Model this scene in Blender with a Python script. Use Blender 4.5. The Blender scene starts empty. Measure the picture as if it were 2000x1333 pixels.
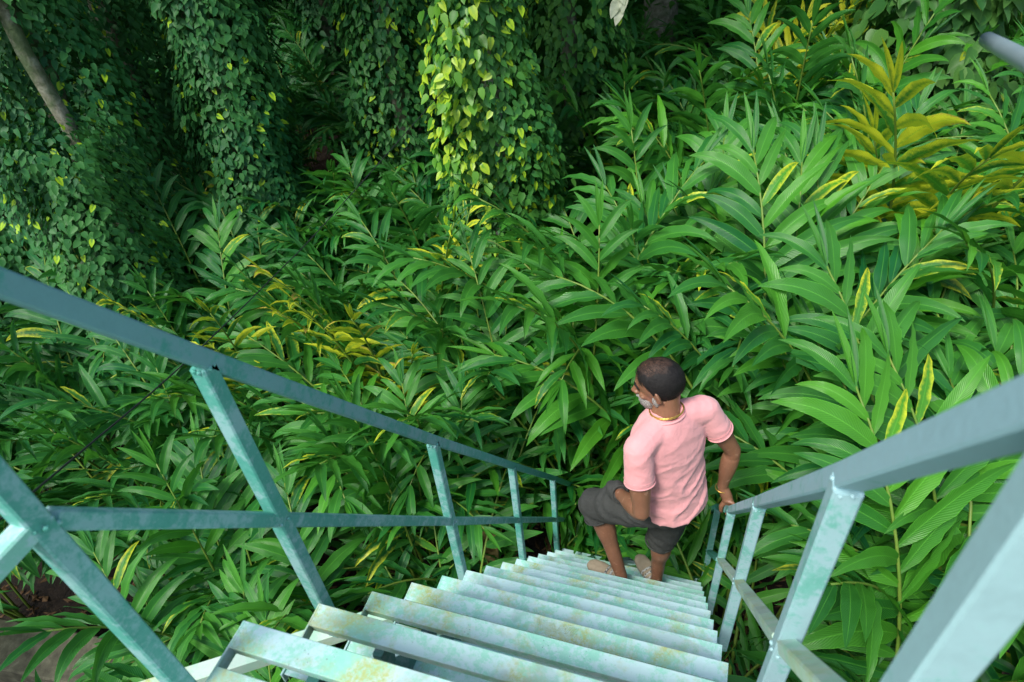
import bpy, bmesh, math, random
from mathutils import Vector, Matrix, noise
import numpy as np
V = Vector
S = bpy.context.scene
C = S.collection
PI = math.pi

# ------------------------------------------------------------ camera, world, sun, exposure
CAM = V((0.755, -0.427, 1.189))
RT = V((0.9530, 0.2940, -0.0760)); UP = V((-0.1370, 0.6390, 0.7570)); FW = V((-0.2710, 0.7100, -0.6490))
FW.normalize(); RT = (RT - FW * RT.dot(FW)).normalized(); UP = RT.cross(FW)
cd = bpy.data.cameras.new('camera'); cam = bpy.data.objects.new('camera', cd); C.objects.link(cam)
cam.matrix_world = Matrix.Translation(CAM) @ Matrix((RT, UP, -FW)).transposed().to_4x4()
cd.sensor_width = 36.0; cd.lens = 24.0; cd.clip_start = 0.05; cd.clip_end = 300
cd.dof.use_dof = True; cd.dof.focus_distance = 3.1; cd.dof.aperture_fstop = 5.6
S.camera = cam
FPX = 2000 * 24.0 / 36.0

w = bpy.data.worlds.new('World'); S.world = w; w.use_nodes = True
nt = w.node_tree; sky = nt.nodes.new('ShaderNodeTexSky'); sky.sky_type = 'NISHITA'; sky.sun_disc = False
SUN_EL, SUN_AZ = math.radians(56), math.radians(205)     # azimuth from +Y, clockwise
sky.sun_elevation = SUN_EL; sky.sun_rotation = SUN_AZ; sky.air_density = 1.6; sky.dust_density = 2.5
nt.links.new(sky.outputs[0], nt.nodes['Background'].inputs[0]); nt.nodes['Background'].inputs[1].default_value = 0.125
sd = bpy.data.lights.new('sun', 'SUN'); sun = bpy.data.objects.new('sun', sd); C.objects.link(sun)
sd.energy = 3.0; sd.angle = math.radians(16); sd.color = (1.0, 0.96, 0.88)
sdir = V((math.sin(SUN_AZ) * math.cos(SUN_EL), math.cos(SUN_AZ) * math.cos(SUN_EL), math.sin(SUN_EL)))
sun.rotation_euler = sdir.to_track_quat('Z', 'Y').to_euler()
S.view_settings.view_transform = 'Standard'; S.view_settings.look = 'None'
S.view_settings.exposure = 0.56; S.view_settings.gamma = 1.0

# ------------------------------------------------------------ measuring helpers
def ray(px, py):
    return (FW * FPX + RT * (px - 1000) - UP * (py - 666.5)).normalized()
def at_z(px, py, z): d = ray(px, py); return CAM + d * ((z - CAM.z) / d.z)
def at_x(px, py, x): d = ray(px, py); return CAM + d * ((x - CAM.x) / d.x)
def at_d(px, py, t): return CAM + ray(px, py) * t
def proj(p):
    d = V(p) - CAM; z = d.dot(FW)
    if z < 0.02: return (-9999, -9999, z)
    return (1000 + FPX * d.dot(RT) / z, 666.5 - FPX * d.dot(UP) / z, z)

# ------------------------------------------------------------ object helpers
def tag(o, label=None, cat=None, group=None, kind=None):
    if label: o['label'] = label
    if cat: o['category'] = cat
    if group: o['group'] = group
    if kind: o['kind'] = kind
    return o
def empty(name, loc=(0, 0, 0), rz=0):
    o = bpy.data.objects.new(name, None); C.objects.link(o); o.location = loc; o.rotation_euler = (0, 0, rz)
    o.empty_display_size = 0.1
    return o
def link(name, me, parent=None):
    o = bpy.data.objects.new(name, me); C.objects.link(o)
    if parent is not None: o.parent = parent
    return o
class MB:
    """collects vertices and faces, then links them as one mesh"""
    def __init__(s): s.v = []; s.f = []; s.uv = []; s.col = []
    def add(s, vs, fs, uv=None, col=None):
        b = len(s.v); s.v += [tuple(x) for x in vs]; s.f += [tuple(i + b for i in f) for f in fs]
        s.uv += uv if uv else [(0, 0)] * len(vs)
        s.col += col if col else [(0, 0, 0, 1)] * len(vs)
    def box(s, c, sx, sy, sz, M=None):
        vs = [V((x * sx / 2, y * sy / 2, z * sz / 2)) for x in (-1, 1) for y in (-1, 1) for z in (-1, 1)]
        if M: vs = [M @ v for v in vs]
        vs = [v + V(c) for v in vs]
        s.add(vs, [(0, 1, 3, 2), (4, 6, 7, 5), (0, 4, 5, 1), (2, 3, 7, 6), (0, 2, 6, 4), (1, 5, 7, 3)])
    def bar(s, pts, w, h, side=V((1, 0, 0)), ch=0.003):
        """square tube with chamfered edges along a polyline; side = direction of its width"""
        pts = [V(p) for p in pts]; n = len(pts); rings = []
        for i, p in enumerate(pts):
            if i == 0: t = (pts[1] - p).normalized(); k = 1
            elif i == n - 1: t = (p - pts[-2]).normalized(); k = 1
            else:
                a = (p - pts[i - 1]).normalized(); b = (pts[i + 1] - p).normalized(); t = (a + b).normalized(); k = 1 / max(.5, t.dot(a))
            sd_ = (side - t * side.dot(t)).normalized(); u = t.cross(sd_).normalized()
            a, b = w / 2, h / 2
            prof = [(-a + ch, -b), (a - ch, -b), (a, -b + ch), (a, b - ch), (a - ch, b), (-a + ch, b), (-a, b - ch), (-a, -b + ch)]
            rings.append([p + sd_ * x + u * y * k for x, y in prof])
        vs = [q for r in rings for q in r]; fs = []
        for i in range(n - 1):
            for j in range(8):
                a = i * 8 + j; b = i * 8 + (j + 1) % 8
                fs.append((a, b, b + 8, a + 8))
        fs.append(tuple(range(7, -1, -1))); fs.append(tuple((n - 1) * 8 + j for j in range(8)))
        s.add(vs, fs)
    def tube(s, pts, rs, seg=8, cap=True, jit=0, rnd=None):
        pts = [V(p) for p in pts]; n = len(pts)
        if not isinstance(rs, (list, tuple)): rs = [rs] * n
        ref = V((0.31, 0.2, 1)).normalized(); vs = []; uv = []
        for i, p in enumerate(pts):
            t = (pts[min(i + 1, n - 1)] - pts[max(i - 1, 0)]).normalized()
            if abs(t.dot(ref)) > .95: ref = V((1, 0, 0))
            a = t.cross(ref).normalized(); b = t.cross(a).normalized()
            for j in range(seg):
                th = 2 * PI * j / seg; r = rs[i] * (1 + (rnd.uniform(-jit, jit) if rnd else 0))
                vs.append(p + a * math.cos(th) * r + b * math.sin(th) * r); uv.append((j / seg, i / max(1, n - 1)))
        fs = [(i * seg + j, i * seg + (j + 1) % seg, (i + 1) * seg + (j + 1) % seg, (i + 1) * seg + j) for i in range(n - 1) for j in range(seg)]
        if cap: fs += [tuple(range(seg - 1, -1, -1)), tuple((n - 1) * seg + j for j in range(seg))]
        s.add(vs, fs, uv)
    def blob(s, c, r, rnd, sq=(1, 1, 1)):
        bm = bmesh.new(); bmesh.ops.create_icosphere(bm, subdivisions=1, radius=1)
        vs = [V(c) + V((v.co.x * sq[0], v.co.y * sq[1], v.co.z * sq[2])) * r * rnd.uniform(.75, 1.2) for v in bm.verts]
        fs = [tuple(v.index for v in f.verts) for f in bm.faces]; bm.free(); s.add(vs, fs)
    def mesh(s, name, mat, smooth=False):
        me = bpy.data.meshes.new(name); me.from_pydata(s.v, [], s.f); me.materials.append(mat)
        if any(u != (0, 0) for u in s.uv):
            l = me.uv_layers.new(name='UVMap'); idx = np.empty(len(me.loops), dtype=np.int32); me.loops.foreach_get('vertex_index', idx)
            l.data.foreach_set('uv', np.array(s.uv, dtype=np.float32)[idx].ravel())
            a = me.color_attributes.new('leaf', 'FLOAT_COLOR', 'POINT'); a.data.foreach_set('color', np.array(s.col, dtype=np.float32).ravel())
        if smooth: me.polygons.foreach_set('use_smooth', [True] * len(me.polygons))
        me.update(); return me
    def build(s, name, mat, parent=None, smooth=False): return link(name, s.mesh(name, mat, smooth), parent)

# ------------------------------------------------------------ materials
def mat(name):
    m = bpy.data.materials.new(name); m.use_nodes = True; return m, m.node_tree, m.node_tree.nodes['Principled BSDF']
def N(t, typ, **kw):
    n = t.nodes.new(typ)
    for k, v in kw.items():
        if k in n.bl_rna.properties.keys(): setattr(n, k, v)
        else: n.inputs[k].default_value = v
    return n
def ramp(t, fac, stops):
    r = t.nodes.new('ShaderNodeValToRGB'); t.links.new(fac, r.inputs[0]); e = r.color_ramp.elements
    while len(e) > 1: e.remove(e[-1])
    e[0].position = stops[0][0]; e[0].color = (*stops[0][1], 1) if len(stops[0][1]) == 3 else stops[0][1]
    for p, c in stops[1:]: x = e.new(p); x.color = (*c, 1)
    return r.outputs[0]
def g3(x): return (x, x, x)
def mix(t, fac, a, b, blend='MIX'):
    m = t.nodes.new('ShaderNodeMix'); m.data_type = 'RGBA'; m.blend_type = blend
    for sock, val in ((m.inputs[0], fac), (m.inputs[6], a), (m.inputs[7], b)):
        if isinstance(val, (int, float)): sock.default_value = val
        elif isinstance(val, tuple): sock.default_value = (*val, 1) if len(val) == 3 else val
        else: t.links.new(val, sock)
    return m.outputs[2]
def math_(t, op, a, b=0.0, c=None):
    m = t.nodes.new('ShaderNodeMath'); m.operation = op
    for i, x in enumerate((a, b, c)):
        if x is None: continue
        if isinstance(x, (int, float)): m.inputs[i].default_value = x
        else: t.links.new(x, m.inputs[i])
    return m.outputs[0]
def noise_(t, co, scale, detail=4, rough=.55, dist=0):
    n = t.nodes.new('ShaderNodeTexNoise'); n.inputs['Scale'].default_value = scale; n.inputs['Detail'].default_value = detail
    n.inputs['Roughness'].default_value = rough; n.inputs['Distortion'].default_value = dist
    if co is not None: t.links.new(co, n.inputs['Vector'])
    return n.outputs['Fac']
def bump(t, h, strength, dist, bsdf):
    b = t.nodes.new('ShaderNodeBump'); b.inputs['Strength'].default_value = strength; b.inputs['Distance'].default_value = dist
    t.links.new(h, b.inputs['Height']); t.links.new(b.outputs[0], bsdf.inputs['Normal'])

def steel(name, grey, green, amount, light=None, algae=0.0, rough=.5, down=0.0):
    """worn green paint over grey-blue primer"""
    m, t, b = mat(name); co = N(t, 'ShaderNodeNewGeometry').outputs['Position']
    n1 = noise_(t, co, 7, 8, .72, .6); n2 = noise_(t, co, 46, 8, .8); n3 = noise_(t, co, 160, 3, .6)
    s = math_(t, 'ADD', n1, math_(t, 'MULTIPLY', math_(t, 'SUBTRACT', n2, .5), 1.0))
    sz = t.nodes.new('ShaderNodeSeparateXYZ'); t.links.new(co, sz.inputs[0])
    if down: s = math_(t, 'ADD', s, math_(t, 'MULTIPLY', sz.outputs[2], -down))
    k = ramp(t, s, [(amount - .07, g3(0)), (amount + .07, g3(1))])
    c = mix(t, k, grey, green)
    c = mix(t, math_(t, 'MULTIPLY', ramp(t, n2, [(.35, g3(0)), (.75, g3(1))]), .35), c, light or tuple(min(1, x * 1.5) for x in grey))
    if algae > 0:
        n4 = noise_(t, co, 5.5, 7, .68, .3)
        al = ramp(t, n4, [(.50, g3(0)), (.64, g3(algae))])
        al = math_(t, 'MULTIPLY', al, ramp(t, noise_(t, co, 110, 6, .75), [(.38, g3(.2)), (.56, g3(1))]))
        c = mix(t, al, c, (.36, .40, .10))
        rust = ramp(t, noise_(t, co, 11, 8, .75), [(.70, g3(0)), (.76, g3(.4))])
        c = mix(t, rust, c, (.55, .36, .10))
        v = t.nodes.new('ShaderNodeTexVoronoi'); v.inputs['Scale'].default_value = 95; t.links.new(co, v.inputs['Vector'])
        sp = math_(t, 'MULTIPLY', ramp(t, v.outputs['Distance'], [(.10, g3(1)), (.16, g3(0))]), ramp(t, noise_(t, co, 9), [(.55, g3(0)), (.62, g3(.7))]))
        c = mix(t, sp, c, (.10, .16, .15))
        damp = ramp(t, noise_(t, co, 4.0, 4, .5), [(.60, g3(0)), (.625, g3(.38))])
        c = mix(t, damp, c, (.24, .33, .34))
    t.links.new(c, b.inputs['Base Color']); b.inputs['Roughness'].default_value = rough
    t.links.new(ramp(t, n2, [(.2, g3(rough - .12)), (.8, g3(rough + .2))]), b.inputs['Roughness'])
    b.inputs['Specular IOR Level'].default_value = .4
    bump(t, math_(t, 'ADD', n3, math_(t, 'MULTIPLY', n2, .8)), .35, .0012, b)
    return m
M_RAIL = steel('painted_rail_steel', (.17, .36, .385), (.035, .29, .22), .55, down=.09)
M_PALER = steel('pale_handrail_steel', (.30, .48, .55), (.09, .36, .30), .60, down=.07)  # paler than the left rail: light on its faces put into the paint
M_POSTR = steel('pale_post_steel', (.30, .48, .52), (.09, .37, .29), .58, down=.04)  # right posts, lit side likewise put into the colour
M_POST = steel('painted_post_steel', (.25, .46, .47), (.035, .30, .225), .48)
M_TREAD = steel('worn_tread_steel', (.42, .62, .65), (.20, .55, .43), .51, light=(.53, .71, .70), algae=.85, rough=.45)
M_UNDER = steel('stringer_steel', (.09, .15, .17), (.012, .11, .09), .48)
M_BRACE = steel('pale_brace_steel', (.42, .56, .48), (.28, .52, .38), .5, algae=.8)

def leafmat(name, base, young, yellow, dry, rough=.42, veins=True, trans=.28, spec=.45, hue=1.0):
    m, t, b = mat(name); at = t.nodes.new('ShaderNodeAttribute'); at.attribute_name = 'leaf'
    sep = t.nodes.new('ShaderNodeSeparateColor'); t.links.new(at.outputs['Color'], sep.inputs[0])
    rnd, yel, dr = sep.outputs[0], sep.outputs[1], sep.outputs[2]
    uv = t.nodes.new('ShaderNodeUVMap'); su = t.nodes.new('ShaderNodeSeparateXYZ'); t.links.new(uv.outputs[0], su.inputs[0])
    au = math_(t, 'ABSOLUTE', math_(t, 'SUBTRACT', math_(t, 'MULTIPLY', su.outputs[0], 2.0), 1.0)); v = su.outputs[1]
    oi = t.nodes.new('ShaderNodeObjectInfo')
    geo = t.nodes.new('ShaderNodeNewGeometry')
    big = noise_(t, geo.outputs['Position'], 1.1, 2); fine = noise_(t, geo.outputs['Position'], 45, 3)
    c = mix(t, ramp(t, rnd, [(.1, g3(0)), (.95, g3(1))]), base, young)
    c = mix(t, ramp(t, oi.outputs['Random'], [(0, g3(0)), (1, g3(.55))]), c, tuple(x * y for x, y in zip(base, (.6, .8, 1.9))))
    sx = t.nodes.new('ShaderNodeSeparateXYZ'); t.links.new(geo.outputs['Position'], sx.inputs[0])
    c = mix(t, ramp(t, math_(t, 'ADD', math_(t, 'MULTIPLY', sx.outputs[0], -.12), math_(t, 'MULTIPLY', big, .8)), [(.45, g3(0)), (.95, g3(.75))]), c, tuple(x * y for x, y in zip(base, (.6, .85, 1.9))))
    c = mix(t, ramp(t, big, [(.35, g3(0)), (.7, g3(.35))]), c, young)
    # yellowing creeps in from the margin and the tip
    creep = math_(t, 'ADD', math_(t, 'MULTIPLY', au, .35), math_(t, 'ADD', math_(t, 'MULTIPLY', v, .35), math_(t, 'MULTIPLY', fine, .5)))
    thr = math_(t, 'SUBTRACT', 1.15, yel)
    yf = math_(t, 'MULTIPLY', math_(t, 'SUBTRACT', creep, thr), 3.2); yf = ramp(t, yf, [(0, g3(0)), (1, g3(1))])
    c = mix(t, yf, c, yellow)
    df = math_(t, 'MULTIPLY', math_(t, 'SUBTRACT', creep, math_(t, 'SUBTRACT', 1.25, dr)), 6); df = ramp(t, df, [(0, g3(0)), (1, g3(1))])
    c = mix(t, df, c, dry)
    if veins:
        rib = ramp(t, au, [(.0, g3(.42)), (.04, g3(.18)), (.07, g3(0))])
        c = mix(t, rib, c, tuple(min(1, x * 2.1 + .03) for x in young))
        q = math_(t, 'SUBTRACT', math_(t, 'MULTIPLY', v, 34.0), math_(t, 'MULTIPLY', au, 6.0))
        wv = math_(t, 'SINE', math_(t, 'MULTIPLY', q, 6.283 * .8))
        c = mix(t, math_(t, 'MULTIPLY', ramp(t, wv, [(.0, g3(0)), (1, g3(1))]), .16), c, tuple(x * .45 for x in base))
        bump(t, math_(t, 'ADD', math_(t, 'MULTIPLY', wv, .5), math_(t, 'MULTIPLY', fine, .5)), .45, .0025, b)
    else:
        bump(t, fine, .3, .002, b)
    edge = ramp(t, au, [(.93, g3(0)), (1.0, g3(.5))]); c = mix(t, edge, c, tuple(min(1, x * 1.8) for x in young))
    t.links.new(c, b.inputs['Base Color']); b.inputs['Roughness'].default_value = rough
    b.inputs['Specular IOR Level'].default_value = spec
    tr = t.nodes.new('ShaderNodeBsdfTranslucent'); t.links.new(mix(t, .5, c, tuple(min(1, x * 1.7) for x in young)), tr.inputs[0])
    mx = t.nodes.new('ShaderNodeMixShader'); mx.inputs[0].default_value = trans
    t.links.new(b.outputs[0], mx.inputs[1]); t.links.new(tr.outputs[0], mx.inputs[2])
    t.links.new(mx.outputs[0], t.nodes['Material Output'].inputs[0])
    return m
M_CARD = leafmat('cardamom_leaf', (.010, .125, .024), (.085, .33, .020), (.72, .78, .04), (.52, .33, .10), spec=.45, trans=.27, rough=.38)
M_VINE = leafmat('pepper_leaf', (.013, .105, .022), (.085, .26, .030), (.30, .50, .02), (.22, .17, .05), rough=.5, veins=False, trans=.15, spec=.22)
M_LIME = leafmat('young_pepper_leaf', (.05, .21, .02), (.20, .45, .03), (.40, .58, .03), (.4, .4, .1), rough=.4, veins=False, trans=.35)
M_CROWN = leafmat('crown_leaf', (.012, .055, .015), (.03, .10, .015), (.2, .25, .03), (.15, .1, .04), veins=False, trans=.1)

m, t, b = mat('cane_stem'); co = N(t, 'ShaderNodeNewGeometry').outputs['Position']
t.links.new(mix(t, noise_(t, co, 9, 4), (.06, .20, .02), (.20, .25, .04)), b.inputs['Base Color']); b.inputs['Roughness'].default_value = .5; M_STEM = m
m, t, b = mat('bark'); co = N(t, 'ShaderNodeNewGeometry').outputs['Position']
nn = noise_(t, co, 14, 8, .7, .5); c = ramp(t, nn, [(.3, (.06, .065, .04)), (.5, (.20, .20, .15)), (.7, (.40, .41, .35))])
c = mix(t, ramp(t, noise_(t, co, 4, 5), [(.45, g3(0)), (.6, g3(.8))]), c, (.06, .11, .035))
t.links.new(c, b.inputs['Base Color']); b.inputs['Roughness'].default_value = .9; bump(t, nn, .8, .02, b); M_BARK = m
m, t, b = mat('pale_bark'); co = N(t, 'ShaderNodeNewGeometry').outputs['Position']
nn = noise_(t, co, 11, 7, .65, .4); c = ramp(t, nn, [(.35, (.10, .07, .04)), (.48, (.33, .30, .25)), (.6, (.62, .62, .60))])
t.links.new(c, b.inputs['Base Color']); b.inputs['Roughness'].default_value = .85; bump(t, nn, .6, .01, b); M_PALE = m
m, t, b = mat('leaf_litter_soil'); co = N(t, 'ShaderNodeNewGeometry').outputs['Position']
nn = noise_(t, co, 16, 9, .75, 1.2); c = ramp(t, nn, [(.3, (.006, .004, .003)), (.52, (.022, .013, .008)), (.68, (.06, .036, .018)), (.80, (.13, .09, .05))])
t.links.new(c, b.inputs['Base Color']); b.inputs['Roughness'].default_value = .95; bump(t, nn, 1, .05, b); M_SOIL = m
m, t, b = mat('weathered_timber'); co = N(t, 'ShaderNodeNewGeometry').outputs['Position']
nn = noise_(t, co, 18, 7, .65); c = ramp(t, nn, [(.3, (.07, .045, .02)), (.55, (.23, .16, .055)), (.75, (.36, .28, .13))])
c = mix(t, ramp(t, noise_(t, co, 5), [(.5, g3(0)), (.65, g3(.6))]), c, (.12, .17, .05))
t.links.new(c, b.inputs['Base Color']); b.inputs['Roughness'].default_value = .85; bump(t, nn, .6, .006, b); M_WOOD = m
m, t, b = mat('mossy_concrete'); co = N(t, 'ShaderNodeNewGeometry').outputs['Position']
nn = noise_(t, co, 9, 8, .7); c = ramp(t, nn, [(.35, (.025, .024, .016)), (.55, (.075, .075, .05)), (.75, (.16, .16, .12))])
t.links.new(c, b.inputs['Base Color']); b.inputs['Roughness'].default_value = .9; bump(t, nn, .6, .01, b); M_CONC = m
m, t, b = mat('black_cable'); b.inputs['Base Color'].default_value = (.02, .022, .028, 1); b.inputs['Roughness'].default_value = .45; M_CABLE = m
m, t, b = mat('galvanised_pipe'); co = N(t, 'ShaderNodeNewGeometry').outputs['Position']
t.links.new(mix(t, noise_(t, co, 12, 5), (.22, .34, .38), (.40, .50, .54)), b.inputs['Base Color']); b.inputs['Metallic'].default_value = .35; b.inputs['Roughness'].default_value = .4; M_PIPE = m

# ------------------------------------------------------------ staircase
g, W, r = 0.164, 0.930, 0.2319
H, MID, EX, TB = 0.755, 0.3145, 0.027, 0.032
rnd = random.Random(7)
stair = tag(empty('metal_staircase', (0.46, 0, -3.6)), 'steep green painted steel staircase with open narrow treads and square tube railings on both sides', 'staircase')
def part(name, mb, m_, smooth=False):
    o = mb.build(name, m_, stair, smooth); o.matrix_parent_inverse = Matrix.Translation(V((0.46, 0, -3.6))).inverted(); return o
NT = 18
for k in range(0, NT):
    y, z = k * g, -k * r; mb = MB()
    tw = .052 if k < 3 else .056
    sag = rnd.uniform(-.0015, .0015)
    # nosing plate, near lip, far lip, side bars, rear bar
    mb.bar([(0, y - tw / 2, z - .003), (W / 2, y - tw / 2, z - .003 + sag), (W, y - tw / 2, z - .003)], tw, .006, side=V((0, 1, 0)), ch=.0012)
    mb.bar([(.004, y - tw + .004, z - .018), (W - .004, y - tw + .004, z - .018)], .003, .024, side=V((0, 1, 0)), ch=.0008)
    mb.bar([(.004, y - .004, z - .018), (W - .004, y - .004, z - .018)], .003, .024, side=V((0, 1, 0)), ch=.0008)
    for x in (.0022, W - .0022):
        mb.bar([(x, y - .003, z - .016), (x, y - (.165 if k else .6), z - .016)], .0044, .034, side=V((1, 0, 0)), ch=.0008)
    if k: mb.bar([(.006, y - .145, z - .006), (W - .006, y - .145, z - .006)], .030, .005, side=V((0, 1, 0)), ch=.001)
    for x in (.008, W - .008):
        for q in range(6):
            mb.blob((x, y - .006 - q * .009, z + .0005), .0017, rnd, (1, 1, .5))
    ribs = {2: (.47, .11), 3: (.46, .11), 5: (.50, .11), 7: (.50, .1), 9: (.5, .09), 0: (.62, .1)}.get(k)
    if ribs:
        cx, wd = ribs
        for s_ in (-1, 1):
            for q in range(9):
                x0 = cx + s_ * (.006 + q * wd / 18)
                a = math.radians(38) * s_
                mb.bar([(x0 - math.sin(a) * .012, y - .026 - math.cos(a) * .019, z + .0006), (x0 + math.sin(a) * .012, y - .026 + math.cos(a) * .019, z + .0006)], .0022, .0014, ch=.0003)
    part('tread', mb, M_TREAD)
# two stringers under the treads
sl = V((0, g, -r)).normalized()
for x in (.17, W - .17):
    mb = MB(); off = V((0, -.09, -.11))
    mb.bar([V((x, -.2 * g, .2 * r)) + off, V((x, 19.6 * g, -19.6 * r)) + off], .034, .07, side=V((1, 0, 0)), ch=.003)
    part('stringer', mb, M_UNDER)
    for k in range(0, NT):
        mb = MB(); y, z = k * g, -k * r
        mb.bar([(x, y - .04, z - .031), (x, y - .05, z - .115)], .022, .05, side=V((1, 0, 0)), ch=.002)
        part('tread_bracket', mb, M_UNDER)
# railings: measured joints (y along the run, z height)
XL = -EX
LTOP = [(-.144, 1.005), (.196, .486), (.828, -.424), (1.449, -1.298), (2.077, -2.176), (2.66, -3.01)]
LMID = [(-.130, .497), (.191, .043), (.830, -.865), (1.463, -1.748), (2.087, -2.621), (2.66, -3.43)]
RTOP = [(.952, -.125, .952), (.952, .200, .470), (.974, .928, -.552), (.968, 1.556, -1.452), (.956, 2.165, -2.255), (.95, 2.72, -3.05)]
RMID = [(.952, -.125, .50), (.952, .210, .002), (.974, .928, -1.005), (.968, 1.556, -1.862), (.956, 2.165, -2.735), (.95, 2.72, -3.52)]
def weld(mb, p, rr=.017, n=9):
    for i in range(n):
        a = 2 * PI * i / n + rnd.uniform(-.2, .2)
        mb.blob(V(p) + V((math.cos(a) * rr, math.sin(a) * rr, rnd.uniform(-.004, .004))), .0045, rnd)
def rail(pts, extra=None, w_=TB, h_=TB, m_=M_RAIL, name='handrail'):
    mb = MB(); mb.bar(pts, w_, h_); part(name, mb, m_)
# left
hl = [V((XL, y, z)) for y, z in LTOP]; hl[0] = V((XL, -.144, .985))
rail([hl[0] + (hl[0] - hl[1]) * .35] + hl[1:] + [hl[-1] + (hl[-1] - hl[-2]) * .1])
ml = [V((XL, y, z)) for y, z in LMID]
for i in range(len(ml) - 1):
    a, b_ = ml[i], ml[i + 1]; d = (b_ - a).normalized() * .017
    mb = MB(); mb.bar([a + d, b_ - d], .026, .028); weld(mb, a + d * 1.1, .014, 7); part('mid_rail', mb, M_POST)
for i, ((y, z), (y2, z2)) in enumerate(zip(LTOP, LMID)):
    yy = (y + y2) / 2; base = -yy / g * r - .16 if i else -.20
    top = z - TB / 2 - .001 + (0 if i else .05)
    mb = MB(); mb.bar([(XL, yy, base), (XL, yy, top)], TB, TB, side=V((1, 0, 0)))
    weld(mb, (XL, yy, top - .003), .017); weld(mb, (XL + .004, yy, z2), .0165, 7)
    mb.bar([(XL + TB / 2, yy, base + .03), (.17, yy + .01, base + .03)], .02, .026, side=V((0, 0, 1)))
    part('post', mb, M_POST)
mb = MB(); mb.bar([(XL, -.146, .497), (XL, -1.5, .497)], .030, .030, side=V((1, 0, 0))); part('mid_rail', mb, M_TREAD)
# right
hr = [V(p) for p in RTOP]
ext = hr[0] + (hr[0] - hr[1]) * .6
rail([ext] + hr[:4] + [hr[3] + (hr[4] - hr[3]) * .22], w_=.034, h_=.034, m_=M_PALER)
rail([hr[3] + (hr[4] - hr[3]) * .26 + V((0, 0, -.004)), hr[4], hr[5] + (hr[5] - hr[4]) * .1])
mr = [V(p) for p in RMID]
for i in range(len(mr) - 1):
    a, b_ = mr[i], mr[i + 1]; d = (b_ - a).normalized() * .017
    mb = MB(); mb.bar([a + d, b_ - d], .030, .030, side=V((.75, 0, .5)).normalized()); weld(mb, a + d * 1.1, .015, 7); part('mid_rail', mb, M_BRACE if i < 3 else M_RAIL)
for i, (p, q) in enumerate(zip(hr, mr)):
    yy = p.y; base = -yy / g * r - .16 if i else -.20
    mb = MB(); mb.bar([(p.x, yy, base), (p.x, yy, p.z - TB / 2 - .001)], .036, .036, side=V((1, 0, 0)))
    weld(mb, (p.x, yy, p.z - TB / 2 - .004), .018); weld(mb, (p.x - .003, yy, q.z), .0175, 7)
    mb.bar([(p.x - TB / 2, yy, base + .03), (W - .17, yy + .01, base + .03)], .02, .026, side=V((0, 0, 1)))
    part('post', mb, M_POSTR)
# landing behind the camera and bracing below
mb = MB(); mb.bar([(0, -.687, -.003), (W, -.687, -.003)], 1.20, .006, side=V((0, 1, 0)), ch=.0012); part('landing_plate', mb, M_TREAD)
mb = MB(); a = at_z(345, 1333, -.75); b_ = at_z(660, 1233, -.75)
mb.bar([a + (a - b_) * .6, b_ + (b_ - a) * .35], .05, .05, side=V((0, 0, 1))); part('diagonal_brace', mb, M_BRACE)
mb = MB(); p = at_z(800, 1231, -.80)
mb.bar([(.075, p.y, -.80), (W - .06, p.y, -.80)], .045, .045, side=V((0, 1, 0))); part('cross_bar', mb, M_BRACE)
mb = MB()
for x in (.06, .45): mb.bar([(x, .45, -3.6), (x, .45, -.9)], .06, .06)
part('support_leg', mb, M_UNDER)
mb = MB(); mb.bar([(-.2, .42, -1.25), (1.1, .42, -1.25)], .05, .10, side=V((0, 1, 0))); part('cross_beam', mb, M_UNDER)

# ------------------------------------------------------------ ground and things lying on it
GZ = -3.6
def gz(x, y):
    return GZ + .18 * noise.noise(V((x * .25, y * .25, 3))) + .035 * noise.noise(V((x * 1.5, y * 1.5, 9))) + max(0, y - 4) * .05 + max(0, y - 8) * .09
bm = bmesh.new(); n = 110; grid = {}
for i in range(n + 1):
    for j in range(n + 1):
        u = (i / n * 2 - 1); v_ = j / n
        x = 60 * u * abs(u) ** .7; y = -10 + 110 * v_ ** 1.8
        grid[i, j] = bm.verts.new((x, y, gz(x, y)))
for i in range(n):
    for j in range(n): bm.faces.new((grid[i, j], grid[i + 1, j], grid[i + 1, j + 1], grid[i, j + 1]))
me = bpy.data.meshes.new('ground'); bm.to_mesh(me); bm.free(); me.materials.append(M_SOIL)
me.polygons.foreach_set('use_smooth', [True] * len(me.polygons)); tag(link('ground', me), kind='structure')
# litter of dry leaves near the stair foot
mb = MB(); rr = random.Random(3)
for i in range(7000):
    x, y = rr.uniform(-4.5, 3.5), rr.uniform(-1.8, 4.0)
    a = rr.uniform(0, 2 * PI); l = rr.uniform(.03, .12); ww = l * rr.uniform(.08, .25); zz = gz(x, y) + .01 + rr.random() * .02
    d = V((math.cos(a), math.sin(a), rr.uniform(-.2, .3))); sd_ = V((-math.sin(a), math.cos(a), rr.uniform(-.4, .4)))
    p = V((x, y, zz)); vs = [p - d * l / 2, p + sd_ * ww, p + d * l / 2 + V((0, 0, .01)), p - sd_ * ww, p + V((0, 0, .012))]
    q = rr.random()
    mb.add(vs, [(0, 4, 1), (1, 4, 2), (2, 4, 3), (3, 4, 0)], [(.5, 0), (0, .5), (.5, 1), (1, .5), (.5, .5)], [(q, .9 if q > .3 else .2, 1.2, 1)] * 5)
tag(mb.build('leaf_litter', leafmat('dry_leaf', (.03, .018, .008), (.09, .055, .02), (.16, .10, .03), (.11, .06, .025), veins=False, trans=.05, rough=.8)), kind='stuff')
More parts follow.
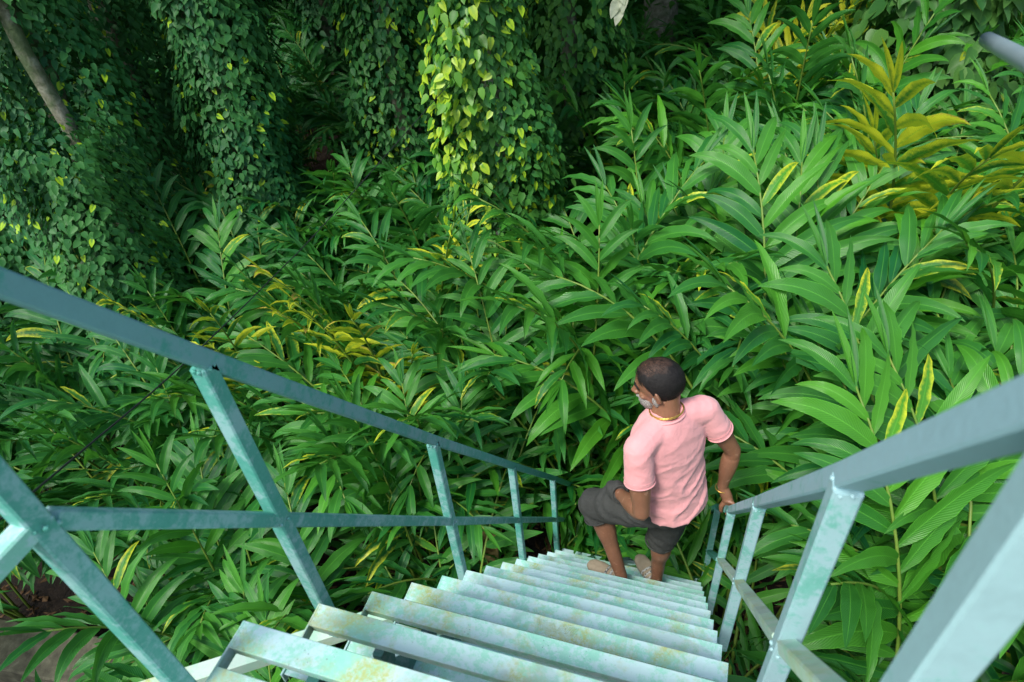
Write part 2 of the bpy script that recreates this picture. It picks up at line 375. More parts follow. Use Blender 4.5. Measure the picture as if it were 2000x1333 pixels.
def beam_between(name, a, b_, w_, h_, m_, label, cat):
    a, b_ = V(a), V(b_); mb = MB(); L = (b_ - a).length; nseg = 8
    mb.bar([a.lerp(b_, i / nseg) + V((0, 0, rnd.uniform(-.006, .006))) for i in range(nseg + 1)], w_, h_, side=(b_ - a).cross(V((0, 0, 1))).normalized(), ch=.012)
    tag(mb.build(name, m_), label, cat)
a = at_z(-60, 1262, GZ + .55); b_ = at_z(430, 1360, GZ + .55)
beam_between('concrete_kerb', a + V((0, 0, -.2)), b_ + V((0, 0, -.2)), .30, .75, M_CONC, 'long mossy grey concrete kerb on the ground under the left railing', 'kerb')
p1 = at_z(232, 1292, GZ + .78); p2 = at_z(370, 1335, GZ + .78)
beam_between('timber_block', p1, p2, .14, .09, M_WOOD, 'short yellowish timber block on the mossy concrete kerb', 'timber')
p1 = at_z(950, 1042, -2.75); 
mb = MB(); mb.bar([p1 + V((-.06, .0, -1.1)), p1 + V((-.02, 0, -.5)), p1], .14, .035, side=V((1, .25, 0)).normalized(), ch=.004)
tag(mb.build('wooden_board', M_WOOD), 'upright weathered brown board beside the left stair post among leaves', 'board')

# cable and stray pipe
cp = [at_d(885, 155, 5.6), at_d(650, 420, 3.9), at_d(540, 535, 3.3), at_d(360, 710, 2.5), at_d(150, 890, 1.9), at_d(-60, 1065, 1.5)]
pts = []
for i in range(len(cp) - 1):
    for s_ in range(6):
        tt = s_ / 6; p0, p1, p2, p3 = cp[max(i - 1, 0)], cp[i], cp[i + 1], cp[min(i + 2, len(cp) - 1)]
        pts.append(.5 * ((2 * p1) + (p2 - p0) * tt + (2 * p0 - 5 * p1 + 4 * p2 - p3) * tt ** 2 + (3 * p1 - p0 - 3 * p2 + p3) * tt ** 3))
mb = MB(); mb.tube(pts + [cp[-1]], .0028, 6)
tag(mb.build('cable', M_CABLE, smooth=True), 'thin dark cable slanting from the vine covered tree down behind the left handrail', 'cable')
mb = MB(); a = at_d(1928, 78, 1.5); b_ = at_d(2080, 160, .95); mb.tube([a, a.lerp(b_, .3), a.lerp(b_, .7), b_], .0125, 14)
tag(mb.build('metal_pipe', M_PIPE, smooth=True), 'blurred pale grey metal pipe poking in at the top right corner', 'pipe')

# ------------------------------------------------------------ leaves
def add_leaf(mb, base, d0, up0, L, Wd, droop, rnd, nl=9, na=4, fold=.25, wave=.05, yel=0., dry=0., twist=0., shape='lance'):
    """a leaf blade starting at base along d0, its upper face towards up0"""
    d = d0.normalized(); side = d.cross(up0).normalized(); ph = rnd.uniform(0, 6.28); q = rnd.random()
    p = V(base); vs = []; uv = []; fr = rnd.uniform(2.5, 4.5)
    step = L / nl
    for i in range(nl + 1):
        t = i / nl
        if shape == 'lance': wv = (math.sin(PI * min(1, t ** .82 * .97 + .03)) ** .8) * (1 - .12 * t) if t < 1 else 0
        else: wv = (math.sin(PI * (t * .93 + .07) ** .62) ** .85) if t < 1 else 0
        if i == nl: wv = 0.01
        up = side.cross(d).normalized()
        for j in range(na + 1):
            u = j / na * 2 - 1
            off = side * (u * Wd / 2 * wv) + up * (abs(u) * Wd / 2 * wv * fold + wave * Wd * wv * u * math.sin(fr * 2 * PI * t + ph + (1.7 if u > 0 else 0)) * abs(u))
            vs.append(p + off); uv.append((j / na, t))
        if i < nl:
            p = p + d * step
            d = (d + V((0, 0, -1)) * droop * (.35 + t) / nl).normalized()
            side = (side - d * side.dot(d)).normalized()
            if twist: side = (side * math.cos(twist / nl) + side.cross(d) * math.sin(twist / nl)).normalized()
    fs = [(i * (na + 1) + j, i * (na + 1) + j + 1, (i + 1) * (na + 1) + j + 1, (i + 1) * (na + 1) + j) for i in range(nl) for j in range(na)]
    mb.add(vs, fs, uv, [(q, yel, dry, 1)] * len(vs))

def cane(seed, L, th0, th1, nleaf, ll, yel=0., dry=0., fine=False, lo=.36, dr=(.35, 1.25), wd=(.16, .22), jit=.2):
    """a cardamom cane arching towards +X with two ranks of long leaves; returns (stem mesh, foliage mesh, tip points)"""
    rnd = random.Random(seed); n = 16; p = V((0, 0, 0)); pts = [p.copy()]; T = []
    for i in range(n):
        s_ = (i + .5) / n; th = th0 + th1 * s_ ** 2.2
        d = V((math.sin(th), .03 * math.sin(5 * s_ + seed), math.cos(th))); T.append(d); p = p + d * L / n; pts.append(p.copy())
    T.append(T[-1])
    nl_, na_ = (12, 4) if fine else (5, 2)
    ms = MB(); ms.tube(pts, [.012 * (1 - .75 * i / n) + .002 for i in range(n + 1)], 6)
    ml = MB()
    for k in range(nleaf):
        s_ = lo + (1 - lo) * (k + .5) / nleaf; s_ = min(.995, s_ ** .93)
        fi = s_ * n; i = min(n - 1, int(fi)); pos = pts[i].lerp(pts[i + 1], fi - i); t_ = T[i]
        jr = rnd.gauss(0, jit); sd_ = V((math.sin(jr) * (1 - abs(t_.x)), (1 if k % 2 else -1) * math.cos(jr), 0)); sd_ = (sd_ - t_ * sd_.dot(t_)).normalized(); upn = sd_.cross(t_) * (1 if k % 2 else -1)
        if upn.z < 0: upn = -upn
        ang = math.radians(rnd.uniform(42, 56) * (1.15 - .65 * max(0, s_ - .6) / .4))
        d0 = t_ * math.cos(ang) + sd_ * math.sin(ang) + upn * rnd.uniform(-.12, .22)
        l = ll * (rnd.uniform(.82, 1.12)) * (1 - .35 * max(0, s_ - .75) / .25) * (.8 + .2 * min(1, (s_ - .3) * 4))
        yy = max(0, yel + rnd.uniform(-.25, .2)) if yel > 0 else (rnd.uniform(.3, .72) if rnd.random() < .045 else rnd.uniform(0, .14))
        dd = dry * rnd.random() if dry else (.3 if rnd.random() < .05 else 0)
        add_leaf(ml, pos, d0, upn, l, l * rnd.uniform(*wd), rnd.uniform(*dr), rnd, nl_, na_, rnd.uniform(.1, .4), .09, yy, dd, rnd.uniform(-.5, .5))
    for k in range(2):
        a = rnd.uniform(-.3, .3); add_leaf(ml, pts[-1], (T[-1] + V((0, a, .3))).normalized(), V((0, 0, 1)).cross(V((0, 1, 0))) + V((0, 0, 1)), ll * .6, ll * .07, .3, rnd, 8, 2, .6, .02, yel, 0)
    if not fine: return ml
    tips = [pts[int(n * q)] for q in (.5, .75, 1)]
    return ms.mesh('cane', M_STEM, True), ml.mesh('foliage', M_CARD, True), tips

CANES = []
for i in range(16):
    rr = random.Random(100 + i)
    CANES.append(cane(200 + i, rr.uniform(2.0, 2.65), math.radians(rr.uniform(2, 16)), math.radians(rr.uniform(18, 55) if i % 2 else rr.uniform(50, 95)), rr.choice((20, 22, 24)), rr.uniform(.46, .58), fine=True, dr=(.7, 2.1), wd=(.16, .205), lo=.42 if i % 2 else .32, jit=.55 if i % 2 else .25))
YCANES = [cane(400 + i, 2.3 + .1 * i, math.radians(4), math.radians(30 - 6 * i), 20, .33, yel=(.92, .75, 1.05)[i], dry=(.75, .4, .9)[i], wd=(.15, .21), dr=(.3, 2.4), fine=True) for i in range(3)]

SMALL = [cane(300 + i, 1.0 + .22 * i, math.radians(6 + 4 * i), math.radians(60), 15, .36 + .02 * i, fine=True, lo=.16) for i in range(4)]
BIG = [cane(320 + i, 2.3 + .1 * i, math.radians(10), math.radians(55 + 9 * i), 19, .56, fine=True, lo=.30, dr=(.9, 2.2), wd=(.17, .215)) for i in range(4)]
YBIG = [cane(440 + i, 2.4, math.radians(6), math.radians(26 + 14 * i), 21, .50, yel=(.88, .76)[i], dry=.6, fine=True, dr=(.8, 1.9), wd=(.17, .21)) for i in range(2)]
CR = random.Random(42)
def blocked(p, reach=.25):
    """would a leaf here cover the stairs, the rails or the man, or hang before the lens?"""
    if p.y < 2.3 and -.10 - reach < p.x < 1.04 + reach:
        if p.z > -p.y / g * r - .55: return True
    if (p - CAM).length < 1.35 + reach: return True
    return False
def plant(x, y, ncane, label, group, sc=1.0, pool=None, az=None, spread=PI, kind='cardamom_plant', cat='plant', free=False):
    z = gz(x, y); root = empty(kind, (x, y, z)); tag(root, label, cat, group); made = 0
    for i in range(ncane):
        for tries in range(10):
            st, fo, tips = CR.choice(pool or CANES)
            a = (az + CR.uniform(-spread, spread)) if az is not None else CR.uniform(0, 2 * PI)
            s_ = sc * CR.uniform(.86, 1.1); bx, by = math.cos(a) * CR.uniform(.02, .2), math.sin(a) * CR.uniform(.02, .2)
            R = Matrix.Translation((x + bx, y + by, z)) @ Matrix.Rotation(a, 4, 'Z') @ Matrix.Scale(s_, 4)
            if free or not any(blocked(R @ q) for q in tips): break
        else: continue
        c = link('cane', st, root); c.location = (bx, by, -.02); c.rotation_euler = (CR.uniform(-.06, .06), CR.uniform(-.06, .06), a); c.scale = (s_,) * 3
        f = link('foliage', fo, c); made += 1
    if not made: bpy.data.objects.remove(root)
    return root if made else None

def zone(px, py):
    if px > 1380 and py > 880: return 'green cardamom plant with broad hanging leaves outside the right handrail', 'cardamom plants outside the right handrail'
    if px < 700 and py > 930: return 'green cardamom plant drooping below the left mid rail', 'cardamom plants below the left mid rail'
    if py > 640 and px < 1110: return 'dense green cardamom plant just beyond the left handrail', 'cardamom plants beyond the left handrail'
    if py > 560: return 'bright green cardamom plant behind the man in the pink shirt', 'cardamom plants behind the man'
    if px < 260: return 'dark cardamom plant at the foot of the leftmost vine thicket', 'cardamom plants by the leftmost thicket'
    if px < 830: return 'blue green cardamom plant in the open field between the two tall vine columns', 'cardamom plants between the vine columns'
    if px < 1150: return 'cardamom plant around the foot of the lime topped vine column', 'cardamom plants round the middle vine column'
    if py > 330: return 'leafy cardamom plant in the bright stand right of the vine columns', 'cardamom plants right of the vine columns'
    return 'shaded cardamom plant far back under the trees on the right', 'cardamom plants far back on the right'
placed = []; FAR = []
def try_plant(x, y, n, sc=1.0, **kw):
    px, py, zc = proj((x, y, gz(x, y) + 2.0 * sc))
    if zc < .3 or not (-330 < px < 2330 and -260 < py < 1750): return
    if y > 8.4: FAR.append((x, y, n, sc)); return
    placed.append((x, y)); l, gp = zone(px, py)
    return plant(x, y, n, l, gp, sc, **kw)
GR = random.Random(5)
y = -.9
while y < 17:
    st = .62 if y < 6 else .85
    x = -13 + GR.uniform(0, st)
    while x < 13:
        xx, yy = x + GR.uniform(-.25, .25) * st * 1.2, y + GR.uniform(-.25, .25) * st * 1.2
        x += st
        if -.55 < xx < 1.35 and yy < 2.55: continue
        sc = 1.0 + .10 * noise.noise(V((xx * .5, yy * .5, 0)))
        if xx < -.3: sc *= .84
        if xx > .2: sc *= 1.0 + .04 * min(1, (xx - .2))
        if (V((xx, yy)) - V((-3.3, 6.1))).length < .9 or (V((xx, yy)) - V((.1, 5.4))).length < .8: continue
        near = yy < 7; kw = {}
        if -.7 < xx < 1.5 and yy < 3.6: kw = dict(az=PI / 2, spread=1.7)
        if xx > 1.1 and yy < 3.2: kw['pool'] = BIG + CANES[:4] + SMALL[2:]
        elif near: kw['pool'] = CANES + SMALL
        gx, gy, gzc = proj((xx, yy, GZ))
        if gzc > 0 and -300 < gx < 480 and gy > 1215: continue
        if xx < .5 and 'az' not in kw: kw['az'] = math.radians(218); kw['spread'] = 1.9
        try_plant(xx, yy, 8 if near else 6, sc, **kw)
    y += st

# the far part of the field, where single plants can no longer be told apart
LOD = [cane(600 + i, 2.1 + .08 * i, math.radians(3 + 2 * i), math.radians(35 + 8 * i), 20, .44, dr=(.6, 1.7), wd=(.15, .2), lo=.32) for i in range(6)]
LV = [(np.array(m_.v), np.array(m_.f), np.array(m_.uv), np.array(m_.col)) for m_ in LOD]
vv, ff, uu, cc, nb_ = [], [], [], [], 0
for x, y_, n_, sc in FAR:
    for k in range(n_):
        v0, f0, u0, c0 = CR.choice(LV); a = CR.uniform(0, 6.28); s_ = sc * CR.uniform(.85, 1.1); ca, sa = math.cos(a) * s_, math.sin(a) * s_
        tx, ty = CR.uniform(-.25, .25), CR.uniform(-.25, .25)
        vv.append(np.stack([v0[:, 0] * ca - v0[:, 1] * sa + x + tx, v0[:, 0] * sa + v0[:, 1] * ca + y_ + ty, v0[:, 2] * s_ + gz(x, y_)], 1))
        ff.append(f0 + nb_); nb_ += len(v0); uu.append(u0); cc.append(c0)
vv, ff, uu, cc = np.concatenate(vv), np.concatenate(ff), np.concatenate(uu), np.concatenate(cc)
me = bpy.data.meshes.new('distant_cardamom_field'); me.vertices.add(len(vv)); me.vertices.foreach_set('co', vv.ravel())
me.loops.add(ff.size); me.loops.foreach_set('vertex_index', ff.ravel().astype(np.int32)); me.polygons.add(len(ff))
me.polygons.foreach_set('loop_start', np.arange(0, ff.size, 4, dtype=np.int32)); me.update(calc_edges=True)
l_ = me.uv_layers.new(name='UVMap'); l_.data.foreach_set('uv', uu[ff.ravel()].astype(np.float32).ravel())
a_ = me.color_attributes.new('leaf', 'FLOAT_COLOR', 'POINT'); a_.data.foreach_set('color', cc.astype(np.float32).ravel())
me.polygons.foreach_set('use_smooth', [True] * len(me.polygons)); me.materials.append(M_CARD)
tag(link('distant_cardamom_field', me), kind='stuff')
SP = [(x, 2.62 + .25 * (i % 2), 5) for i, x in enumerate((-.35, -.1, .15, .4, .65, .9, 1.15, 1.4))] + [(x, 3.1 + .2 * (i % 2), 6) for i, x in enumerate((-.2, .2, .6, 1.0, 1.4))] + [(-.45, 1.2, 4), (-.5, 1.9, 5), (-.45, 2.3, 5), (1.35, .9, 4), (1.32, 1.5, 4), (1.3, 2.1, 5)]
for i, (x, y_, n_) in enumerate(SP):
    lab = 'short young cardamom shoots crowding the foot of the stairs below the man' if y_ > 2.4 else ('short cardamom shoots at the base of the left stair posts' if x < 0 else 'short cardamom shoots at the base of the right stair posts')
    gp = 'young shoots at the stair foot' if y_ > 2.4 else ('young shoots by the left posts' if x < 0 else 'young shoots by the right posts')
    plant(x, y_, n_, lab, gp, 1.0 if y_ > 2.4 else .9, SMALL + ([CANES[3], CANES[7]] if y_ > 2.9 else []), PI / 2 if y_ > 2.4 else (PI if x < 0 else 0), 3.1 if y_ > 2.4 else 1.9)
FOOT = [cane(360 + i, .62 + .16 * i, math.radians(10 + 6 * i), math.radians(50), 13, .36, fine=True, lo=.08, wd=(.15, .2)) for i in range(4)]
for i, (x, y_, n_, az_) in enumerate(((-.16, 2.15, 5, .4), (-.15, 2.5, 6, .2), (.1, 2.95, 8, -1.2), (.35, 2.95, 8, -1.5), (.6, 2.95, 8, -1.6), (.85, 2.95, 8, -1.9), (1.12, 2.55, 6, 2.6), (1.15, 2.1, 5, 2.2), (1.2, 1.6, 5, 1.5), (-.32, 1.75, 5, 2.6), (-.30, 1.3, 5, 3.0), (-.35, .8, 5, 3.1), (.25, 3.3, 7, 1.5), (.7, 3.3, 7, 1.5), (1.05, 3.2, 7, 1.5))):
    plant(x, y_, n_, 'low broad leaved shoots hiding the lowest treads', 'low shoots over the lowest treads', 1.0, FOOT, az_, 1.0, free=True)
# ------------------------------------------------------------ vine clad trees
def vine_mesh(seed, h, r0, r1, nleaf, size, m_, lean=(0, 0), z0=0., lump=.35, yel=0.05, arc=None):
    rnd = random.Random(seed); mb = MB()
    for i in range(nleaf):
        z = z0 + rnd.random() * (h - z0); a = rnd.uniform(0, 2 * PI) if arc is None else rnd.gauss(*arc); t = z / h
        R = (r0 * (1 - t) + r1 * t) * (1 + lump * noise.noise(V((math.cos(a) * 1.3, math.sin(a) * 1.3, z * 1.1 + seed))) * 1.6)
        R *= 1 - .35 * rnd.random() ** 2.5 + (.15 if rnd.random() < .06 else 0)
        c = V((lean[0] * z + math.cos(a) * R, lean[1] * z + math.sin(a) * R, z))
        out = V((math.cos(a), math.sin(a), 0)); a2 = rnd.gauss(0, 1.0); tang = V((-math.sin(a), math.cos(a), 0))
        d0 = (V((0, 0, -1)) * rnd.uniform(.5, 1.2) + out * rnd.uniform(.2, .9) + tang * a2 * .7)
        upn = (out + V((0, 0, rnd.uniform(.3, 1.0))) + tang * rnd.uniform(-.4, .4)).normalized()
        l = size * rnd.uniform(.5, 1.45)
        add_leaf(mb, c, d0, upn, l, l * rnd.uniform(.55, .72), rnd.uniform(.1, .8), rnd, 4, 2, rnd.uniform(.1, .35), .03, .9 if rnd.random() < yel else 0, .3 if rnd.random() < .02 else 0, 0, 'heart')
    return mb.mesh('foliage', m_, True)
def crown_mesh(seed, R, h, nleaf, size, m_=None):
    rnd = random.Random(seed); mb = MB(); cl = []
    for i in range(46):
        a = rnd.uniform(0, 2 * PI); q = rnd.random() ** .5; cl.append(V((math.cos(a) * q * R, math.sin(a) * q * R, rnd.uniform(0, h) * (1 - .5 * q))))
    for i in range(nleaf):
        c = rnd.choice(cl) + V((rnd.gauss(0, .45), rnd.gauss(0, .45), rnd.gauss(0, .28)))
        d0 = V((rnd.uniform(-1, 1), rnd.uniform(-1, 1), rnd.uniform(-.7, .3))).normalized()
        add_leaf(mb, c, d0, V((rnd.uniform(-.4, .4), rnd.uniform(-.4, .4), 1)), size * rnd.uniform(.7, 1.2), size * .45, .4, rnd, 3, 2, .2, 0, .1 * rnd.random(), 0)
    return mb.mesh('crown', m_ or M_CROWN, True)
CROWNS = [crown_mesh(900 + i, 2.6, 1.6, 3800, .26) for i in range(2)]  # unseen crowns above the frame, put in to shade the background
def tree(x, y, h, rad, label, group=None, lean=(0, 0), m_=None, crown=True, cs=1.0, ci=0, name='shade_tree', ch=None):
    z = gz(x, y); root = empty(name, (x, y, z)); tag(root, label, 'tree', group); rr = random.Random(int(x * 77 + y * 31))
    mb = MB(); n = 12
    mb.tube([V((lean[0] * h * i / n + rr.uniform(-.02, .02), lean[1] * h * i / n + rr.uniform(-.02, .02), h * i / n - .1)) for i in range(n + 1)], [rad * (1.25 if i == 0 else 1 - .35 * i / n) for i in range(n + 1)], 14, jit=.06, rnd=rr)
    for k in range(5):
        a = rr.uniform(0, 2 * PI); s0 = h * rr.uniform(.8, .97); st = V((lean[0] * s0, lean[1] * s0, s0))
        mb.tube([st, st + V((math.cos(a) * .6, math.sin(a) * .6, .5)), st + V((math.cos(a) * 1.5, math.sin(a) * 1.5, .9))], [rad * .5, rad * .35, rad * .12], 7)
    mb.build('trunk', m_ or M_BARK, root, True)
    if crown:
        c = link('crown', CROWNS[ci % 2], root); c.location = (lean[0] * h, lean[1] * h, (ch or h) - .2); c.scale = (cs, cs, cs); c.rotation_euler = (0, 0, rr.uniform(0, 6))
    return root
def vine(x, y, me, label, group=None, rz=0, sc=1.0, name='pepper_vine', child=None):
    o = link(name, me); o.location = (x, y, gz(x, y)); o.rotation_euler = (0, 0, rz); o.scale = (sc,) * 3
    return tag(o, label, 'vine', group)

def ground_xy(px, py):
    p = at_z(px, py, GZ); return p
# left tall column
P1 = at_z(530, 455, -2.45); P2 = at_z(975, 430, -2.25)
tree(P1.x, P1.y, 7.2, .14, 'tree wrapped in dark pepper leaves, the tall column left of the lime topped one', ci=0, cs=.9)
vine(P1.x, P1.y, vine_mesh(1, 6.4, .46, .44, 24000, .062, M_VINE, yel=.02, lean=(.03, 0), lump=.3), 'dark green pepper vine clothing the tall column left of the lime topped one')
tree(P2.x, P2.y, 7.2, .10, 'pale barked tree showing above the lime green vine leaves', m_=M_PALE, crown=False, lean=(.02, 0))
vine(P2.x, P2.y, vine_mesh(2, 4.3, .56, .34, 11000, .070, M_VINE, yel=.08, lean=(.02, 0), lump=.4), 'pepper vine with dark leaves around the foot of the pale barked tree')
vine(P2.x, P2.y - .05, vine_mesh(3, 5.4, .62, .38, 620, .080, M_LIME, z0=2.0, lean=(.02, 0), lump=.4, yel=.4, arc=(-1.80, .24)), 'lime green young pepper vine hanging down the pale barked tree')
P3 = at_z(805, 330, -2.2)
tree(P3.x, P3.y, 7.2, .10, 'slim tree behind and left of the pale barked one, hidden in vine leaves', ci=1, cs=.8)
vine(P3.x, P3.y, vine_mesh(4, 5.4, .50, .36, 9500, .070, M_VINE, yel=.06, lump=.4), 'ragged dark pepper vine directly left of the lime green one')
vine(P3.x, P3.y - .1, vine_mesh(5, 5.8, .3, .48, 420, .10, M_LIME, z0=3.6, lump=.5, yel=.4, arc=(-1.7, .8)), 'lime green young vine shoots at the top edge left of the pale barked tree')
# leftmost thicket: vine clad trunks and the slanted pale trunk before them
def height_to(P, py):
    z = P.z
    while z < 6 and proj((P.x, P.y, z))[1] > py: z += .05
    return z - gz(P.x, P.y)
for i, (px, py, s0, lab) in enumerate(((90, 540, 1.1, 'broad dark vine thicket filling the far left edge'), (330, 330, .9, 'dark thicket in the gap left of the tall vine column'), (250, 470, .8, 'dark vine thicket behind and right of the mossy grey trunk'))):
    P = at_z(px, py, -2.1 if i else -2.6)
    tree(P.x, P.y, 5.6, .12, ('tree buried in the broad vine thicket at the far left edge', 'tree buried in the thicket in the gap left of the tall vine column', 'tree buried in the vine thicket right of the bare mossy trunk')[i], crown=False)
    vine(P.x, P.y, vine_mesh(10 + i, height_to(P, 170) if i == 0 else 4.6, .95 * s0, .62 * s0, 17000, .060, M_VINE, yel=.03, lump=.5), lab)
P = at_d(150, 252, 6.6)
tree(P.x, P.y, 7.0, .066, 'bare mossy grey trunk crossing the top left corner before the dark thickets', lean=(-.03, 0), crown=False)
Q = at_d(150, 400, 6.5)
vine(Q.x, Q.y, vine_mesh(14, height_to(V((Q.x, Q.y, -2.6)), 262), .50, .44, 7000, .058, M_VINE, yel=.03, lump=.5), 'low dark vine bush hiding the foot of the bare mossy trunk')
Q = at_z(1115, 235, -2.0)
tree(Q.x, Q.y, 6.5, .10, 'slim trunk hidden in leaves between the lime topped tree and the stout trunk', crown=False)
vine(Q.x, Q.y, vine_mesh(15, 4.6, .62, .55, 9000, .075, M_VINE, yel=.03, lump=.6), 'ragged dark vine between the lime topped tree and the stout mossy trunk')
# right background
P = at_z(1285, 62, -1.9)
tree(P.x, P.y, 5.5, .27, 'stout mossy trunk whose base shows at the top edge right of centre', ci=1, cs=1.5)
mb = MB(); rr = random.Random(8)
P_ = at_d(1215, -8, 6.2)
for i in range(5):
    add_leaf(mb, P_ + V((rr.uniform(-.08, .12), 0, .12 - i * .05)), V((rr.uniform(-.4, .5), -.3, -1)), V((0, -1, .4)), .15, .085, .4, rr, 6, 2, .2, .05, 0, 0, 0, 'heart')
tag(mb.build('hanging_vine', leafmat('pale_leaf', (.42, .47, .28), (.6, .62, .40), (.6, .6, .4), (.5, .4, .3), veins=False, trans=.3)), 'few pale cream leaves dangling at the top edge right of centre', 'vine')
P = at_z(1790, 190, -1.9)
vine(P.x, P.y, vine_mesh(21, 3.0, 1.0, .75, 3600, .15, leafmat('shrub_leaf', (.030, .12, .025), (.09, .22, .035), (.3, .4, .03), (.2, .15, .05), veins=False, trans=.2, spec=.2), yel=.02, lump=.5), 'rounded bush of grey green oval leaves at the top right behind the yellowed plant', name='shrub')['category'] = 'bush'

# far wood: dark vine wrapped trees closing the view
BV = [vine_mesh(30 + i, 4.6, .85, .7, 3800, .11, M_VINE, yel=.02, lump=.6) for i in range(3)]
rr = random.Random(77); far = []
for i in range(95):
    x = rr.uniform(-17, 15); y = rr.uniform(8.0, 23)
    if x > -3.2 and y < 11.5: continue
    if any((x - a) ** 2 + (y - b_) ** 2 < 1.7 for a, b_ in far): continue
    if any((x - q.x) ** 2 + (y - q.y) ** 2 < 1.8 for q in (P1, P2, P3)): continue
    px, py, zc = proj((x, y, gz(x, y) + 3)); 
    if not (-300 < px < 2300): continue
    far.append((x, y)); k = len(far)
    side = 'left' if px < 700 else ('middle' if px < 1250 else 'right')
    tree(x, y, rr.uniform(5, 6.5), rr.uniform(.09, .16), 'dark trunk in the shaded far wood along the top of the view', 'trees of the far wood', lean=(rr.uniform(-.04, .04), 0), ci=k, cs=rr.uniform(1.1, 1.5))
    vine(x, y, BV[k % 3], 'dark leafy vine round a trunk of the shaded far wood', 'vines of the far wood', rz=rr.uniform(0, 6), sc=rr.uniform(.8, 1.15))
# distinctive plants
def yplant(px, py, z, n, lab, cat='plant', az=None, pool=None, sc=.9, dz=.3):
    p = at_z(px, py, z + dz); return plant(p.x, p.y, n, lab, None, sc * 1.2, pool or YCANES, az, .8)
yplant(735, 560, -1.6, 5, 'yellow drying cardamom plant just beyond the left handrail', sc=.88, dz=.05, az=-PI / 2)
yplant(450, 580, -1.6, 3, 'small yellowing cardamom plant touching the left handrail near its first post', sc=.84, dz=0, az=-PI / 2)
yplant(800, 430, -1.7, 2, 'yellow tipped cardamom plant at the foot of the lime green vine')
yplant(1850, 150, -1.0, 4, 'tall cardamom plant with yellow brown edged leaves at the upper right', az=-PI / 2, pool=YBIG, sc=1.04)
yplant(1600, 60, -1.5, 3, 'cardamom plant with upright yellow leaves near the top edge', sc=.9, pool=YBIG)
yplant(1500, 60, -1.5, 2, 'cardamom plant with brown edged leaves by the stout mossy trunk', sc=.9, pool=YBIG)
yplant(345, 380, -1.9, 1, 'single yellow cardamom shoot in front of the tall dark vine column', sc=.8, dz=.1)

# ------------------------------------------------------------ the man
def ellip(mb, c, ax, ay, az, rx, ry, rz, sub=3):
    bm = bmesh.new(); bmesh.ops.create_icosphere(bm, subdivisions=sub, radius=1)
    vs = [V(c) + ax * v.co.x * rx + ay * v.co.y * ry + az * v.co.z * rz for v in bm.verts]
    fs = [tuple(v.index for v in f.verts) for f in bm.faces]; bm.free(); mb.add(vs, fs)
def chain(mb, pts, rs, seg=16, sub=4, flat=None):
    """tapered limb through joints, rounded ends"""
    pts = [V(p) for p in pts]; P, R = [], []
    n = len(pts)
    for i in range(n - 1):
        p0, p1, p2, p3 = pts[max(0, i - 1)], pts[i], pts[i + 1], pts[min(n - 1, i + 2)]
        for k in range(sub):
            t = k / sub; s_ = t * t * (3 - 2 * t)
            P.append(p1.lerp(p2, t) + ((p2 - p0) * (t * (1 - t) ** 2) - (p3 - p1) * (t * t * (1 - t))) * .18); R.append(rs[i] * (1 - s_) + rs[i + 1] * s_)
    P.append(pts[-1]); R.append(rs[-1])
    a = (P[0] - P[1]).normalized(); b_ = (P[-1] - P[-2]).normalized()
    P = [P[0] + a * R[0] * .8, P[0] + a * R[0] * .5] + P + [P[-1] + b_ * R[-1] * .5, P[-1] + b_ * R[-1] * .8]
    R = [R[0] * .45, R[0] * .82] + R + [R[-1] * .82, R[-1] * .45]
    mb.tube(P, R, seg)
def loft(mb, secs, seg=28, pw=2.3):
    """secs: (centre, side axis, front axis, half width, half depth)"""
    vs = []
    for c, ax, ay, rx, ry in secs:
        for j in range(seg):
            th = 2 * PI * j / seg; ct, st = math.cos(th), math.sin(th)
            vs.append(V(c) + ax * (math.copysign(abs(ct) ** (2 / pw), ct) * rx) + ay * (math.copysign(abs(st) ** (2 / pw), st) * ry))
    n = len(secs); fs = [(i * seg + j, i * seg + (j + 1) % seg, (i + 1) * seg + (j + 1) % seg, (i + 1) * seg + j) for i in range(n - 1) for j in range(seg)]
    fs += [tuple(range(seg - 1, -1, -1)), tuple((n - 1) * seg + j for j in range(seg))]
    mb.add(vs, fs)
def fuse(mb, name, m_, parent, voxel=.006, smooth=4, disp=None):
    """melts overlapping pieces into one continuous skin"""
    me = bpy.data.meshes.new('tmp'); me.from_pydata(mb.v, [], mb.f); me.update()
    o = bpy.data.objects.new('tmp', me); C.objects.link(o)
    rm = o.modifiers.new('r', 'REMESH'); rm.mode = 'VOXEL'; rm.voxel_size = voxel; rm.adaptivity = 0
    sm = o.modifiers.new('s', 'SMOOTH'); sm.iterations = smooth; sm.factor = .5
    dg = bpy.context.evaluated_depsgraph_get(); dg.update()
    out = bpy.data.meshes.new_from_object(o.evaluated_get(dg)); bpy.data.objects.remove(o); bpy.data.meshes.remove(me)
    out.name = name; out.materials.clear(); out.materials.append(m_)
    if disp:
        co = [v.co.copy() for v in out.vertices]; nn_ = [v.normal.copy() for v in out.vertices]
        for v, c, n_ in zip(out.vertices, co, nn_): v.co = c + n_ * disp(c, n_)
    out.polygons.foreach_set('use_smooth', [True] * len(out.polygons)); out.update()
    o = link(name, out, parent); return o

